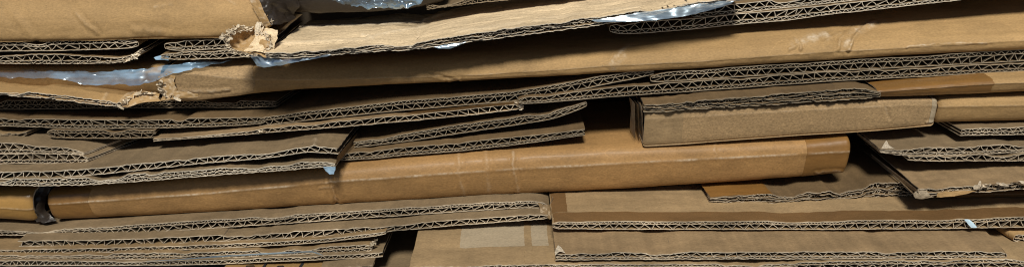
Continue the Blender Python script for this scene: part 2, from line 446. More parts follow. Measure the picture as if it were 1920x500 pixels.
def band(name, label, pts, mat='band', cat='folded carton', group='cartons folded flat in the pile', prof=PROF, endL=None, endR=None, R=22, rise=None, tapes=(), creases=(), amp=1.0,
         crease_f=.52, ridge=.7, wear=.5, seed=None, ty=30, by=9, capmat='dark', parent=None, partname='board'):
    """pts: (px, py_top, py_crease, py_bottom, Y)"""
    SEED[0] += 101; seed = seed or SEED[0]
    pts = widen(pts)
    A = []
    for px, pt, pc, pb, Y in pts:
        b = at(px, pb, Y+by); t = at(px, pt, Y+ty); c = at(px, pc, Y)
        A.append((c[0], b[2], t[2], c[2], Y))
    A = np.array(A); n = int((A[-1, 0]-A[0, 0])/3.5)+2
    x = np.linspace(A[0, 0], A[-1, 0], n); d = x[1]-x[0]
    zb, zt, zc, yf = [smooth1(np.interp(x, A[:, 0], A[:, k]), d, 14) for k in (1, 2, 3, 4)]
    zc = zc+.8*fbm(x/50, 0*x, seed+3)
    p = dens(prof)
    def surf(x, off, i0=0, i1=None):
        sl = slice(i0, i1)
        ZB, ZT, ZC, YF = [np.interp(x, x_all, q)[:, None] for q in (zb, zt, zc, yf)]
        f = p[None, :, 1]; dy = p[None, :, 0]
        fc = np.clip((ZC-ZB)/(ZT-ZB), .08, .92)
        ff = np.where(f > crease_f, fc+(f-crease_f)/(1-crease_f)*(1-fc), f/crease_f*fc)
        X = np.broadcast_to(x[:, None], ff.shape).copy()
        Z = ZB+ff*(ZT-ZB); DY = dy+0*ff
        if rise is not None:
            rr = np.interp(x, [at(q[0], 100, 160)[0] for q in rise], [q[1] for q in rise])[:, None]
            Z = Z+rr*np.clip((DY-25)/130, 0, 2)*(f > .5)
        # ridge at the crease
        g = np.exp(-((f-crease_f)/.05)**2)
        s = np.cumsum(np.hypot(np.gradient(p[:, 0]), 70*np.gradient(p[:, 1])))[None, :]+0*ff
        nz = np.gradient(p[:, 0]); ny = -np.gradient(p[:, 1])*70
        # outward normal of the profile
        tx_, tz_ = np.gradient(p[:, 0]), np.gradient(p[:, 1])*60
        ln = np.hypot(tx_, tz_)+1e-6
        oy, oz = (tz_/ln)[None, :], (-tx_/ln)[None, :]
        disp = amp*(1.5*fbm(X/170, s/60, seed)+.5*fbm(X/32, s/22, seed+4)+.16*fbm(X/9, s/7, seed+8))+ridge*g
        disp = disp+off
        W = wear*g*np.clip(.55+.9*fbm(X/40, 0*X, seed+6), 0, 1)
        W = W*np.clip(np.exp(-((f-crease_f)/.022)**2)*1.3, 0, 1)
        Y = YF+DY+oy*disp; Z = Z+oz*disp
        for k, (e, sgn, xe) in enumerate(((endL, 1, x_all[0]), (endR, -1, x_all[-1]))):
            if e in ('round', 'open'):
                R_ = R[k] if isinstance(R, tuple) else R
                dd = np.clip((x-xe)*sgn, 0, R_)[:, None]
                q = 1-np.sqrt(np.clip(1-(1-dd/R_)**2, 0, 1))
                a = .75 if e == 'round' else .25
                Y = Y+q*R_*a*(1-np.clip(DY/60, 0, 1))
                Z = Z+((ZB+ZT)/2-Z)*q*(.22 if e == 'round' else .06)
        if creases:
            PX, PY = seen(X, Y, Z)
            for line, wd, ht, wr in creases:
                dd = polydist(PX+1.5*vn(X/7, Z/7, seed+9), PY+1.2*vn(X/8, Y/8, seed+8), line)
                h = ht*np.exp(-(dd/wd)**2)-.7*ht*np.exp(-((dd-2.2*wd)/(1.2*wd))**2)
                Y = Y+oy*h; Z = Z+oz*h
                W = np.maximum(W, wr*np.exp(-(dd/(wd*.7))**2)*np.clip(.6+1.1*fbm(X/15, Z/12, seed+14), 0, 1.2))
        return np.stack([X, Y, Z], -1), np.clip(W, 0, 1)
    x_all = x
    i = n//2; loc = (x[i], yf[i], zb[i])
    r = parent or thing(name, label, cat, loc, group)
    if parent: loc = tuple(L_(parent))
    # finer stations around creases
    xe = [x]
    for line, wd, ht, wr in creases:
        xs = [at(q[0], q[1], float(np.mean(yf)))[0] for q in line]
        a, b = max(min(xs)-8, x[0]), min(max(xs)+8, x[-1])
        if b > a and b-a < 260: xe.append(np.arange(a, b, 1.3))
    xf = np.unique(np.round(np.concatenate(xe), 3))
    V, W = surf(xf, 0)
    mb = MB(); mb.grid(V, 0, W)
    for e, k in ((endL, 0), (endR, -1)):
        if e == 'round':
            P_ = V[k]; c = np.array([P_[:, 0].mean(), 0, 0])
            m = len(P_)//2
            a, b = P_[:m], P_[::-1][:m]
            mb.grid(np.stack([a, (a+b)/2+np.array([0, 0, 0]), b], 1), 0)
        elif e == 'open':
            P_ = V[k]; q = P_.copy(); q[:, 1] += 3; q[:, 2] += (P_[:, 2].mean()-P_[:, 2])*.12
            mb.grid(np.stack([P_, q], 1), 2)
            q2 = q.copy(); q2[:, 0] += (20 if k == 0 else -20)
            m = len(q2)//2
            mb.grid(np.stack([q, q2], 1), 1); mb.grid(np.stack([q2[:m], q2[::-1][:m]], 1), 1)
    o = mb.build(partname, [mat, capmat, 'edgelight'], r, loc)
    for tp in tapes:
        px0, px1, tmat, jag, rr = tp[:5]; nm = tp[5] if len(tp) > 5 else 'tape'
        s0 = x[0] if px0 is None else at(px0, 250, float(yf.mean()))[0]
        s1 = x[-1] if px1 is None else at(px1, 250, float(yf.mean()))[0]
        xs = np.linspace(max(s0, x[0]), min(s1, x[-1]), max(5, int((s1-s0)/2.5)))
        V, W = surf(xs, .7)
        jl = rr[0]; jr = rr[1]
        f = p[:, 1]; s = np.arange(len(f))
        e0 = jag*fbm(s/6., 0*s, seed+31)+jl*(4*(f-.5)**2)*14; e1 = jag*fbm(s/5., 0*s, seed+37)+jr*(4*(f-.5)**2)*14
        wl = np.clip(1-(xs-xs[0])/40, 0, 1)[:, None] if s0 > x[0]+.1 else 0
        wr_ = np.clip(1-(xs[-1]-xs)/40, 0, 1)[:, None] if s1 < x[-1]-.1 else 0
        V[..., 0] += wl*e0[None, :]+wr_*e1[None, :]
        k0 = int(len(f)*.12)
        mb = MB(); mb.grid(V[:, k0:-k0//2 or None], 0, W[:, k0:-k0//2 or None]*.7)
        mb.build(nm, tmat, r, loc)
    g = Sheet(); g.x, g.zb, g.zt, g.y, g.root, g.loc = x, zb, zt, yf, r, loc
    register(label[:34], g)
    return g

def net(name, rows, mat, parent, up=8, amp=2.0, freq=12.0, seed=None, thick=0.0, wear=.0, ax=(1, 1, 1), ridged=False):
    """a crumpled piece of paper or film over a coarse control net of (px, py, Y)"""
    SEED[0] += 13; seed = seed or SEED[0]
    C = np.array([[at(*q) for q in r] for r in rows])
    n, m = C.shape[:2]
    ui = np.linspace(0, n-1, (n-1)*up+1); vi = np.linspace(0, m-1, (m-1)*up+1)
    A = np.stack([[np.interp(ui, np.arange(n), C[:, j, k]) for j in range(m)] for k in range(3)], -1)
    A = A.transpose(1, 0, 2)                    # ui x m x 3
    B = np.stack([[np.interp(vi, np.arange(m), A[i, :, k]) for i in range(len(ui))] for k in range(3)], -1)
    for _ in range(max(1, up//3)):              # soften the net
        B[1:-1] = (B[:-2]+2*B[1:-1]+B[2:])/4; B[:, 1:-1] = (B[:, :-2]+2*B[:, 1:-1]+B[:, 2:])/4
    X, Y, Z = B[..., 0], B[..., 1], B[..., 2]
    q = Z+Y*.5
    for k in range(3):
        nz = fbm(X/freq, q/freq, seed+k*7, 3)
        if ridged: nz = 1-2.2*np.abs(nz)
        B[..., k] = B[..., k]+amp*ax[k]*nz
    W = wear*np.clip(fbm(X/5, q/5, seed+50)*2, 0, 1)
    mb = MB(); mb.grid(B, 0, W)
    if thick:
        Lw = B-np.array([0, -thick*.6, thick*.8]); mb.grid(Lw[:, ::-1], 0)
        for a, b in ((B[0], Lw[0]), (B[-1], Lw[-1]), (B[:, 0], Lw[:, 0]), (B[:, -1], Lw[:, -1])):
            mb.grid(np.stack([a, b], 1), 0, .8)
    return mb.build(name, mat, parent, L_(parent))

def shreds(name, path, n, size, mat, parent, seed=1, spread=3.0, up=.6):
    """short curled strips of torn paper along a path of (px, py, Y)"""
    rnd = random.Random(seed); mb = MB()
    P_ = np.array([at(*q) for q in path])
    for i in range(n):
        t = rnd.random()*(len(P_)-1); k = int(t); f = t-k
        c = P_[k]*(1-f)+P_[k+1]*f+np.array([rnd.uniform(-1, 1), rnd.uniform(-1, 1), rnd.uniform(-.6, .6)])*spread
        L = size*rnd.uniform(.5, 1.5); wd = size*rnd.uniform(.12, .32)
        a = rnd.uniform(0, 2*PI); el = rnd.uniform(-.5, 1.2)*up
        d = np.array([math.cos(a)*math.cos(el), math.sin(a)*math.cos(el)*.6-.3, math.sin(el)])
        d /= np.linalg.norm(d)
        s = np.cross(d, [rnd.uniform(-1, 1), rnd.uniform(-1, 1), rnd.uniform(-1, 1)]); s /= np.linalg.norm(s)+1e-6
        nn = np.cross(d, s); cu = rnd.uniform(-1.4, 1.4)
        rows = []
        for j in range(6):
            u = j/5-.5
            q = c+d*L*math.sin(cu*u+1e-3)/(cu+1e-3)+nn*L*(1-math.cos(cu*u))/(abs(cu)+.2)*1.0
            ww = wd*(1-.7*abs(2*u)**2*rnd.uniform(.5, 1))
            rows.append([q-s*ww, q+s*ww])
        mb.grid(np.array(rows), 0)
    return mb.build(name, mat, parent, L_(parent))

def blob_line(name, label, path, width, mat, cat, parent=None, twist=.3, up=5):
    """thin strip of film following a path of (px, py, Y)"""
    P_ = np.array([at(*q) for q in path]); n = len(P_)
    u = np.linspace(0, n-1, (n-1)*up+1)
    C = np.stack([np.interp(u, np.arange(n), P_[:, k]) for k in range(3)], -1)
    wd = np.interp(u, np.arange(n), width)
    loc = tuple(C[len(C)//2])
    r = parent or thing(name, label, cat, loc)
    a = .9+twist*vn(u*1.3, 0*u, 5)
    off = np.stack([0*u, -np.cos(a)*wd, np.sin(a)*wd], -1)
    mb = MB(); V = np.stack([C-off*.5, C, C+off*.5], 1); V[:, 1, 1] -= .4; mb.grid(V)
    V2 = V.copy(); V2[..., 1] += .4; mb.grid(V2[:, ::-1])
    o = mb.build('strip' if not parent else name, mat, r, L_(r))
    return r

# ================================================================== THE PILE

# ---- bottom right: broad board with the pale label, lowest visible
kb = sheet('cardboard_sheet', 'broad brown board at the very bottom with pale label and torn left edge', [(768, 512, 12, -84), (1040, 508, 13, -84), (1140, 507, 13, -84), (1400, 507, 12, -84), (1520, 505, 15, -84), (2040, 500, 16, -84)],
      'CB', group='boards of the pile', mats=('tan', 'edge', 'flute'), skL=0, rag=.9, crush=.5, depth=480, sag=1.5)
on_top(kb, 'label', 'paper', 850, 1036, 74, 250, off=.7)
on_top(kb, 'tape', 'tan', 986, 1001, 4, 330, off=1.4, skew=.0)

sheet('cardboard_sheet', 'thick brown board near the bottom right with a small lifted paper corner at its left', [(1042, 486, 13, -80), (1300, 485, 13, -80), (1540, 484, 12, -80), (1700, 484, 13, -80), (1884, 484, 14, -80)],
      mats=('ribbed', 'edge', 'flute'), crush=.6, rag=.8, endR='fold', depth=300, skR=.14)
P2 = bpy.context.scene.collection.objects[-1].parent
net('lifted_corner', [[(1040, 472, -82), (1046, 458, -78), (1052, 462, -76)], [(1041, 478, -84), (1049, 470, -83), (1060, 474, -80)]], 'edge', P2, amp=.8, freq=6, thick=.8)

gp1 = sheet('cardboard_sheet', 'wide double wall board at lower right with brown tape along its front and left edge', [(1036, 428, 12, 0), (1160, 429, 14, 0), (1300, 429, 14, 0), (1540, 429, 15, 0), (1760, 428, 17, 0), (1920, 425, 19, 0), (2040, 422, 19, 0)],
      'CE', group='boards of the pile', mats=('tan', 'edge', 'flute'), crush=.2, rag=.5, depth=420, endL='pinch')
on_top(gp1, 'tape', 'tapedull', 1042, 2030, 2, 42, off=.5)
on_top(gp1, 'tape', 'tapedull', 1040, 1072, 44, 240, off=.5)

# ---- bottom left: stack of boards
sheet('cardboard_sheet', 'lowest single wall board of the lower left stack, ending in a squared corner', [(-80, 498, 9, 30), (0, 497, 9, 30), (200, 497, 8, 30), (380, 495, 8, 30), (500, 490, 7, 30), (600, 486, 7, 30), (680, 483, 7, 30), (717, 480, 7, 30)],
      'B', group='boards of the pile', mats=('dull', 'edge', 'flute'), crush=.4, rag=.5, skR=.04, lt=1.5)
sheet('cardboard_sheet', 'crushed double ply board second from bottom of the lower left stack, end frayed', [(-80, 486, 8, 38), (0, 486, 8, 38), (90, 486, 9, 38), (200, 486, 11, 38), (400, 484, 12, 38), (500, 479, 11, 38), (600, 474, 11, 40), (698, 470, 12, 40)],
      'BB', group='boards of the pile', mats=('kraft', 'edge', 'flute'), crush=.9, rag=.9, endR='pinch', lt=1.5)
mm = bpy.context.scene.collection.objects[-1].parent
shreds('torn_fibres', [(690, 462, 38), (704, 452, 45), (704, 448, 60)], 14, 9, 'edgemid', mm, seed=5, spread=2)
sheet('cardboard_sheet', 'thin single wall board third from the bottom of the lower left stack', [(-80, 477, 8, 50), (0, 476, 8, 50), (120, 474, 8, 50), (200, 472, 7, 50), (380, 466, 7, 50), (500, 460, 7, 50), (608, 453, 6, 50), (708, 441, 5, 50), (724, 437, 4, 50)],
      'B', group='boards of the pile', mats=('kraft', 'edge', 'flute'), crush=.5, rag=.5, lt=1.5, skR=.10)
blob_line('plastic_strip', 'thin bluish white plastic strip pinched between boards at lower left', [(275, 489, 27), (330, 486, 26), (400, 481, 26), (500, 475, 26), (585, 471, 26), (606, 478, 24)], [2, 6, 6, 5, 8, 3], 'plastic', 'plastic strip')

folded('flattened_box', 'flattened box of two wavy panels under the left half of the long rounded carton', [
    ([(35, 461, 9, 62), (80, 461, 10, 62), (200, 460, 11, 62), (300, 457, 11, 62), (400, 452, 12, 62), (580, 444, 12, 62), (730, 433, 10, 62), (860, 421, 10, 62), (1028, 409, 9, 62)], 'C'),
    ([(-80, 440, 9, 94), (0, 440, 9, 94), (80, 441, 6, 94), (150, 438, 12, 94), (240, 437, 15, 94), (380, 428, 15, 94), (580, 415, 14, 94), (780, 401, 13, 94), (900, 393, 13, 94), (1000, 388, 12, 94), (1030, 391, 8, 94)], 'CE')],
    group='boards of the pile', mats=('dull', 'edge', 'flute'), crush=.4, rag=.8,
    kws=[dict(endR='pinch', crush=.7), dict(endR='pinch')])
mm = bpy.context.scene.collection.objects[-1].parent.parent
net('crumpled_end', [[(1008, 380, 86), (1020, 382, 82), (1031, 384, 84), (1036, 366, 110)], [(1012, 388, 83), (1024, 390, 79), (1034, 394, 80), (1038, 382, 100)], [(1014, 402, 66), (1024, 405, 62), (1033, 410, 60), (1037, 398, 80)]], 'kraft', mm, up=7, amp=1.8, freq=7, thick=.8, wear=.5)
# ---- printed box, bottom
sheet('printed_box', 'orange printed box with black lines just visible under the lower left stack', [(418, 512, 6, 10), (500, 512, 6, 10), (640, 508, 6, 10)], 'B', cat='printed box', mats=('print', 'edge', 'flute'), crush=.1, depth=200)
pb = bpy.context.scene.collection.objects[-1].parent
zpb = at(500, 506, 10)[2]+2.2
def flat(name, polys, parent, mat):
    mb = MB()
    for q in polys:
        P_ = []
        for px, py in q:
            u, v = px-960., -(py-250.); r = np.array([u, CP*F+SP*v, -SP*F+CP*v]); t = (zpb-CAM[2])/r[2]; P_.append(CAM+r*t)
        a, b, c, d = P_; mb.grid(np.array([[a, b], [d, c]]))
    mb.build(name, mat, parent, L_(parent))
flat('black_line', [[(498, 490), (502, 490), (492, 506), (487, 506)]], pb, 'ink')
flat('black_line', [[(568, 488), (573, 488), (562, 506), (555, 506)]], pb, 'ink')
flat('lettering', [[(462, 496.5), (477, 496), (477, 497.5), (461, 498)], [(461, 498), (463.5, 498), (460, 505), (457.5, 505)], [(463, 500.5), (471, 500.3), (470, 502), (462, 502)],
                   [(521, 497), (531, 496.5), (530.5, 498.3), (520, 498.6)], [(519, 498), (521.5, 498), (518.5, 505), (516, 505)], [(530, 497), (532.5, 497.5), (530, 505), (527, 505)]], pb, 'ink')
sheet('cardboard_sheet', 'small crumpled dark kraft scrap under the end of the lower left stack', [(600, 512, 6, 0), (650, 504, 5, 0), (700, 499, 5, 0)], 'B', mats=('dull', 'edgedark', 'flutedark'), crush=1, rag=2.5, depth=90, sag=3)

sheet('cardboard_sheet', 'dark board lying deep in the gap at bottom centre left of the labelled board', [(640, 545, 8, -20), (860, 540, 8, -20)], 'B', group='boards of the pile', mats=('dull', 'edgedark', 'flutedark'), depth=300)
# ---- the long rounded carton across the middle
band('folded_carton', 'long rounded carton fold across the middle, taped at both ends', [
    (84, 352, 383, 413, 120), (200, 338, 375, 408, 120), (400, 322, 361, 399, 120), (620, 308, 340, 384, 120), (760, 296, 330, 377, 120), (900, 285, 320, 369, 120), (1100, 273, 309, 360, 120), (1210, 268, 303, 354, 120), (1400, 262, 293, 342, 120), (1520, 257, 287, 333, 120), (1596, 249, 283, 326, 120)],
    endL='round', endR='round', R=(20, 8), amp=.9, wear=.75, tapes=[(None, 140, 'tape', 1.0, (0, .8)), (1518, None, 'tape', .5, (0, 0))],
    creases=[([(619, 318), (621, 345), (632, 382)], 3.5, -2.6, .2), ([(860, 290), (860, 330), (872, 368)], 4, .9, .22), ([(911, 285), (914, 330), (918, 362)], 4.5, .8, .15), ([(962, 285), (962, 310), (972, 358)], 3.2, 1.3, .28),
             ([(600, 352), (625, 350)], 2, .8, .3), ([(1340, 262), (1344, 300)], 2.2, .4, .15), ([(1530, 324), (1560, 320), (1590, 321)], 2, 1.2, .5)])
# left neighbour with amber tape
band('folded_carton', 'short carton fold with glossy amber tape at the far left edge', [(-90, 352, 388, 408, 112), (0, 352, 389, 412, 112), (40, 350, 392, 416, 112), (60, 350, 393, 416, 112)],
     mat='amber', endR='open', R=24, amp=.8, wear=1.0, tapes=[(None, 30, 'amber', .5, (0, 0))])
lc = bpy.context.scene.collection.objects[-1].parent
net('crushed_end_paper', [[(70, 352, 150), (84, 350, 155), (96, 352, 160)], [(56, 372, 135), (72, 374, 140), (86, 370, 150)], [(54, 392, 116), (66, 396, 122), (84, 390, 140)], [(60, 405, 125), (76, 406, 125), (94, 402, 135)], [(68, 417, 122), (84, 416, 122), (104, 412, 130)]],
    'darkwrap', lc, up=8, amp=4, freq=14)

# ---- left: long lower pair with blue tape scrap
gi = folded('flattened_box', 'long flattened box at left overhanging the rounded carton, blue tape scrap on its corner', [
    ([(-80, 346, 13, 92), (0, 346, 12, 92), (80, 348, 13, 92), (160, 346, 13, 92), (290, 337, 12, 92), (400, 328, 12, 92), (500, 321, 12, 92), (600, 313, 11, 92), (628, 312, 12, 92)], 'BB'),
    ([(-80, 336, 14, 100), (0, 335, 13, 100), (80, 334, 13, 100), (160, 329, 12, 100), (280, 316, 11, 100), (400, 304, 10, 100), (500, 296, 10, 100), (580, 284, 10, 100), (634, 288, 11, 100)], 'C')],
    group='boards of the pile', mats=('dull', 'edgelight', 'flute'), crush=.8, rag=1.0, skR=.08, depth=300,
    kws=[dict(crush=1.0), dict(crush=.6, creases=[([(588, 276), (592, 262)], 4, 2.0, .2)], dense=120)])
ri = gi[0].root
net('tape_scrap', [[(606, 312, 90), (618, 312, 88), (629, 312, 88)], [(608, 318, 88), (618, 319, 86), (628, 318, 87)], [(612, 322, 88), (618, 327, 85), (626, 326, 87)]], 'filmblue', ri, up=6, amp=1.4, freq=6)
for k, (dx, y0, y1, Y0) in enumerate(((2, 292, 300, 96), (0, 300, 309, 94))):
    net('side_ply', [[(631+dx, y0, Y0), (650+dx, y0-22, Y0+55), (668+dx, y0-44, Y0+115)], [(629+dx, y1, Y0), (649+dx, y1-22, Y0+55), (668+dx, y1-44, Y0+115)]], 'kraft', ri, up=10, amp=.9, freq=22, thick=.5)

# ---- thick edge at left
folded('flattened_box', 'short thick stack of zigzag fluted board ends at left, tapering to a point', [
    ([(-80, 307, 18, 140), (0, 306, 18, 140), (100, 306, 18, 140), (150, 305, 17, 140), (166, 304, 11, 140)], 'BC'),
    ([(-80, 287, 20, 142), (0, 287, 20, 142), (80, 287, 17, 142), (130, 288, 10, 142), (158, 291, 6, 142)], 'BC')],
    group='boards of the pile', mats=('dull', 'edge', 'flute'), crush=.35, rag=.5, skR=.5, depth=160, kws=[dict(endR='pinch'), dict(endR='pinch')])
sheet('cardboard_sheet', 'small crumpled board end at the far left above the thick zigzag stack', [(-60, 257, 17, 180), (0, 257, 18, 180), (30, 258, 17, 180), (52, 254, 12, 180)], 'CB', group='boards of the pile',
      mats=('kraft', 'edgedark', 'flutedark'), crush=1.2, rag=3, endR='pinch', depth=200, skR=.3)

# ---- middle pair
folded('flattened_box', 'flattened box of two panels gaping open in the middle, folded at its upper right', [
    ([(636, 300, 12, 150), (700, 297, 13, 150), (760, 290, 14, 150), (860, 283, 15, 150), (960, 272, 14, 150), (1097, 253, 10, 150)], 'BC'),
    ([(664, 276, 13, 175), (760, 265, 14, 175), (860, 250, 15, 175), (960, 235, 14, 175), (1040, 222, 14, 172), (1098, 200, 10, 168)], 'CB')],
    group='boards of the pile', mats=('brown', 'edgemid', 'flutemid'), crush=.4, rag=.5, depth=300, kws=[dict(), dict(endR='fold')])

# ---- long thin kraft flap
gG = sheet('cardboard_sheet', 'long thin kraft flap with a small torn notch, crossing above the lower left boards', [(288, 264, 3, 165), (400, 256, 3, 165), (470, 251, 5, 165), (500, 248, 7, 165), (640, 238, 10, 166), (760, 227, 11, 168), (880, 216, 11, 172), (978, 204, 11, 176)],
      'C', group='boards of the pile', mats=('ribbed', 'edge', 'flute'), crush=.3, rag=.7, depth=260, lt=1.3, endR='pinch', dense=80)
rg = gG.root
shreds('torn_fibres', [(966, 190, 174), (976, 200, 174), (980, 206, 174)], 14, 10, 'edge', rg, seed=9, spread=3)
shreds('torn_fibres', [(486, 246, 163), (496, 247, 163)], 7, 10, 'edgelight', rg, seed=3, spread=2)
blob_line('paper_lip', '', [(760, 213, 167), (775, 211, 167), (850, 204, 169), (950, 194, 172), (974, 191, 174)], [2, 9, 9, 9, 8], 'golden', '', parent=rg, twist=.1)

# ---- left stack, upper
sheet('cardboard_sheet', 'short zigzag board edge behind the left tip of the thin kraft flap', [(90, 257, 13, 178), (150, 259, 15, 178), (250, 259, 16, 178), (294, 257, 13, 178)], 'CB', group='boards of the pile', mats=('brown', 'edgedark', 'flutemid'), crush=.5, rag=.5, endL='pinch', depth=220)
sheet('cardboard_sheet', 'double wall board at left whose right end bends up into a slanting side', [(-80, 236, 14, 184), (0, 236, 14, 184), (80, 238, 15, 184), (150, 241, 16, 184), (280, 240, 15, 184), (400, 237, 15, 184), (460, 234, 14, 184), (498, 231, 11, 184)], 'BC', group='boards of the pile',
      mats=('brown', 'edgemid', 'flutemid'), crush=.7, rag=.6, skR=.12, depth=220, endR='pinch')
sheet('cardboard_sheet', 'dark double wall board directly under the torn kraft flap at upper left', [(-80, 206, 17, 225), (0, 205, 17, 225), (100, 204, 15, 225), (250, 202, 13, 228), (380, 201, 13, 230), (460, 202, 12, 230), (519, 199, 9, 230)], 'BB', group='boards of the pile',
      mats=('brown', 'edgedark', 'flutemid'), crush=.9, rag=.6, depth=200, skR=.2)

# ---- long double wall boards rising to the right
sheet('cardboard_sheet', 'long open fluted board rising from the left stack to the centre', [(486, 236, 14, 188), (540, 230, 15, 184), (580, 225, 16, 183), (760, 206, 17, 186), (960, 190, 17, 182), (1080, 170, 17, 173), (1140, 157, 17, 172), (1200, 145, 12, 175), (1226, 139, 6, 174)], 'CB', group='boards of the pile',
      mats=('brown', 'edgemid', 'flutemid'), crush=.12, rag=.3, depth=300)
folded('flattened_box', 'long flattened box at right showing two rows of dark open zigzag fluting', [
    ([(972, 195, 11, 165), (1020, 192, 13, 165), (1100, 185, 15, 165), (1160, 180, 17, 165), (1300, 171, 18, 165), (1540, 153, 17, 165), (1760, 142, 16, 165), (1920, 133, 17, 165), (2040, 126, 17, 165)], 'BC'),
    ([(1222, 154, 12, 168), (1250, 153, 17, 168), (1400, 143, 18, 168), (1540, 134, 18, 168), (1760, 123, 20, 168), (1920, 114, 21, 168), (2040, 107, 20, 168)], 'CB')],
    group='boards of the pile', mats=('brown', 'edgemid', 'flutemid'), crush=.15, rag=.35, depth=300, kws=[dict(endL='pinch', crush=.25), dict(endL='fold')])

# ---- right: folded cartons
gt = sheet('cardboard_sheet', 'small pale board edge under the smooth folded carton at the right edge', [(1800, 254, 12, 118), (1850, 253, 13, 118), (1920, 252, 13, 118), (2040, 250, 13, 118)], 'BB', group='boards of the pile',
      mats=('dull', 'edge', 'flute'), crush=.8, rag=.6, depth=240, skL=-.1)
folded('flattened_box', 'flattened box at right with a bent torn corner and pale fluted edges', [
    ([(1702, 299, 5, 90), (1730, 301, 8, 90), (1800, 301, 11, 90), (1920, 301, 12, 90), (2040, 301, 12, 90)], 'C'),
    ([(1650, 285, 5, 95), (1690, 291, 8, 95), (1720, 291, 13, 95), (1800, 290, 15, 95), (1920, 285, 16, 95), (2040, 283, 16, 95)], 'BC')],
    group='boards of the pile', mats=('dull', 'edge', 'flute'), crush=.9, rag=.9, depth=230, kws=[dict(skL=0), dict(skL=0)])
rr = bpy.context.scene.collection.objects[-1].parent.parent
net('bent_corner', [[(1653, 276, 100), (1662, 262, 112), (1668, 274, 108)], [(1648, 283, 96), (1664, 279, 100), (1682, 280, 100)], [(1652, 286, 94), (1670, 287, 95), (1692, 286, 96)]], 'edge', rr, up=7, amp=1.2, freq=9, thick=.8)
gr2 = sheet('cardboard_sheet', 'slanted board at right with shredded front edge and ragged left corner', [(1722, 371, 16, 22), (1760, 366, 13, 22), (1830, 360, 11, 22), (1920, 354, 12, 22), (2040, 348, 12, 22)], 'EE', group='boards of the pile',
      mats=('ribbed', 'edge', 'flutedark'), torn=True, crush=.6, rag=1.2, depth=260, skL=0, sag=2)
def on_plane(px, py, z):
    u, v = px-960., -(py-250.); q = np.array([u, CP*F+SP*v, -SP*F+CP*v]); return CAM+q*((z-CAM[2])/q[2])
def slant_side(name, p0, Y0, p1, h, mat, parent, dz=0.0):
    """cut side of a board running back from its front corner p0 to p1"""
    z0 = at(p0[0], p0[1], Y0)[2]+dz
    a, b = on_plane(p0[0], p0[1], z0), on_plane(p1[0], p1[1], z0)
    t = np.linspace(0, 1, 60)[:, None]; C = a*(1-t)+b*t
    C[:, 0] += 1.0*fbm(t[:, 0]*14, t[:, 0]*0, 5)-.8
    rows = [C+np.array([q*.25+.5*math.sin(q*2), 0, -q]) for q in np.linspace(-.6, h, 5)]
    mb = MB(); mb.grid(np.stack(rows, 1)); return mb.build(name, mat, parent, L_(parent))
slant_side('side_edge', (1722, 356), 22, (1634, 288), 2.2, 'edge', gr2.root)
slant_side('side_edge', (1723, 359), 22, (1636, 291), 7, 'edgedark', gr2.root)
slant_side('side_edge', (1650, 280), 95, (1606, 246), 2.2, 'edge', rr)
slant_side('side_edge', (1651, 282), 95, (1608, 248), 6, 'edgedark', rr)
shreds('torn_fibres', [(1830, 350, 19), (1870, 346, 19), (1920, 342, 19), (1980, 338, 19)], 34, 15, 'edge', gr2.root, seed=21, spread=2.5, up=.6)
net('torn_liner', [[(1758, 360, 21), (1790, 358, 21), (1815, 357, 21), (1834, 356, 21)], [(1756, 369, 19), (1786, 368, 18), (1808, 364, 19), (1828, 358, 20)]], 'golden', gr2.root, up=7, amp=1.2, freq=10, thick=.6)
net('ragged_corner', [[(1712, 362, 27), (1724, 352, 27), (1738, 356, 25)], [(1716, 370, 23), (1728, 364, 20), (1744, 366, 20)], [(1724, 373, 21), (1734, 372, 19), (1752, 370, 19)]], 'edgedark', gr2.root, up=7, amp=2, freq=7, thick=.8)
band('folded_carton', 'thin taped carton fold beneath the shredded board at lower right', [(1735, 358, 366, 374, 82), (1850, 352, 364, 374, 82), (2040, 348, 362, 372, 82)], mat='tapedull', ty=18, by=5, endL='round', R=8, amp=.5, wear=.2)

# crushed taped stack on the wide board
gq = sheet('cardboard_sheet', 'crushed board with amber tape on top and ragged layered edge at lower right', [(1330, 383, 12, 84), (1400, 381, 15, 88), (1460, 380, 17, 91), (1540, 379, 19, 95), (1600, 378, 30, 100), (1690, 374, 34, 106), (1722, 373, 34, 107)], 'EEEE', group='boards of the pile',
      mats=('brown', 'edge', 'edgedark'), torn=True, crush=.9, rag=1.6, depth=230, skL=0, sag=2)
on_top(gq, 'tape', 'tape', 1331, 1462, 3, 120, off=.7, skew=-.05)

# S cartons
band('folded_carton', 'pale folded carton at right of centre with a paper patch on its left end', [(1209, 204, 222, 273, 130), (1280, 202, 219, 269, 130), (1500, 192, 206, 253, 130), (1650, 184, 198, 244, 130), (1740, 182, 196, 236, 130), (1760, 184, 198, 234, 130)],
     mat='bandpale', endL='open', endR='round', R=10, amp=.7, wear=.25, ty=14, by=4, prof=[(320, 1), (120, 1), (40, 1), (18, 1), (9, .98), (3, .9), (.8, .75), (0, .52), (0, .4), (.6, .2), (2, .07), (6, .0), (18, 0), (200, 0)],
     tapes=[(None, 1279, 'tan', .6, (0, 0), 'paper_patch'), (1737, None, 'paper', 1.2, (0, 0), 'worn_end')], creases=[([(1660, 200), (1668, 222)], 3, -1, .2), ([(1736, 230), (1758, 226)], 2, 1.4, .6)])
rs = bpy.context.scene.collection.objects[-1].parent
for k in range(3):
    x0 = 1206-k*7
    net('side_ply', [[(x0-2, 200-k*3, 134+k*10), (x0-12, 188-k*3, 180+k*10)], [(x0-1, 235-k*2, 134+k*8), (x0-9, 205, 190)], [(x0+1-k, 270-k*4, 136+k*8), (x0-9-k, 240, 215)]], ['edge', 'kraft', 'edgedark'][k], rs, up=8, amp=.8, freq=12, thick=.9)
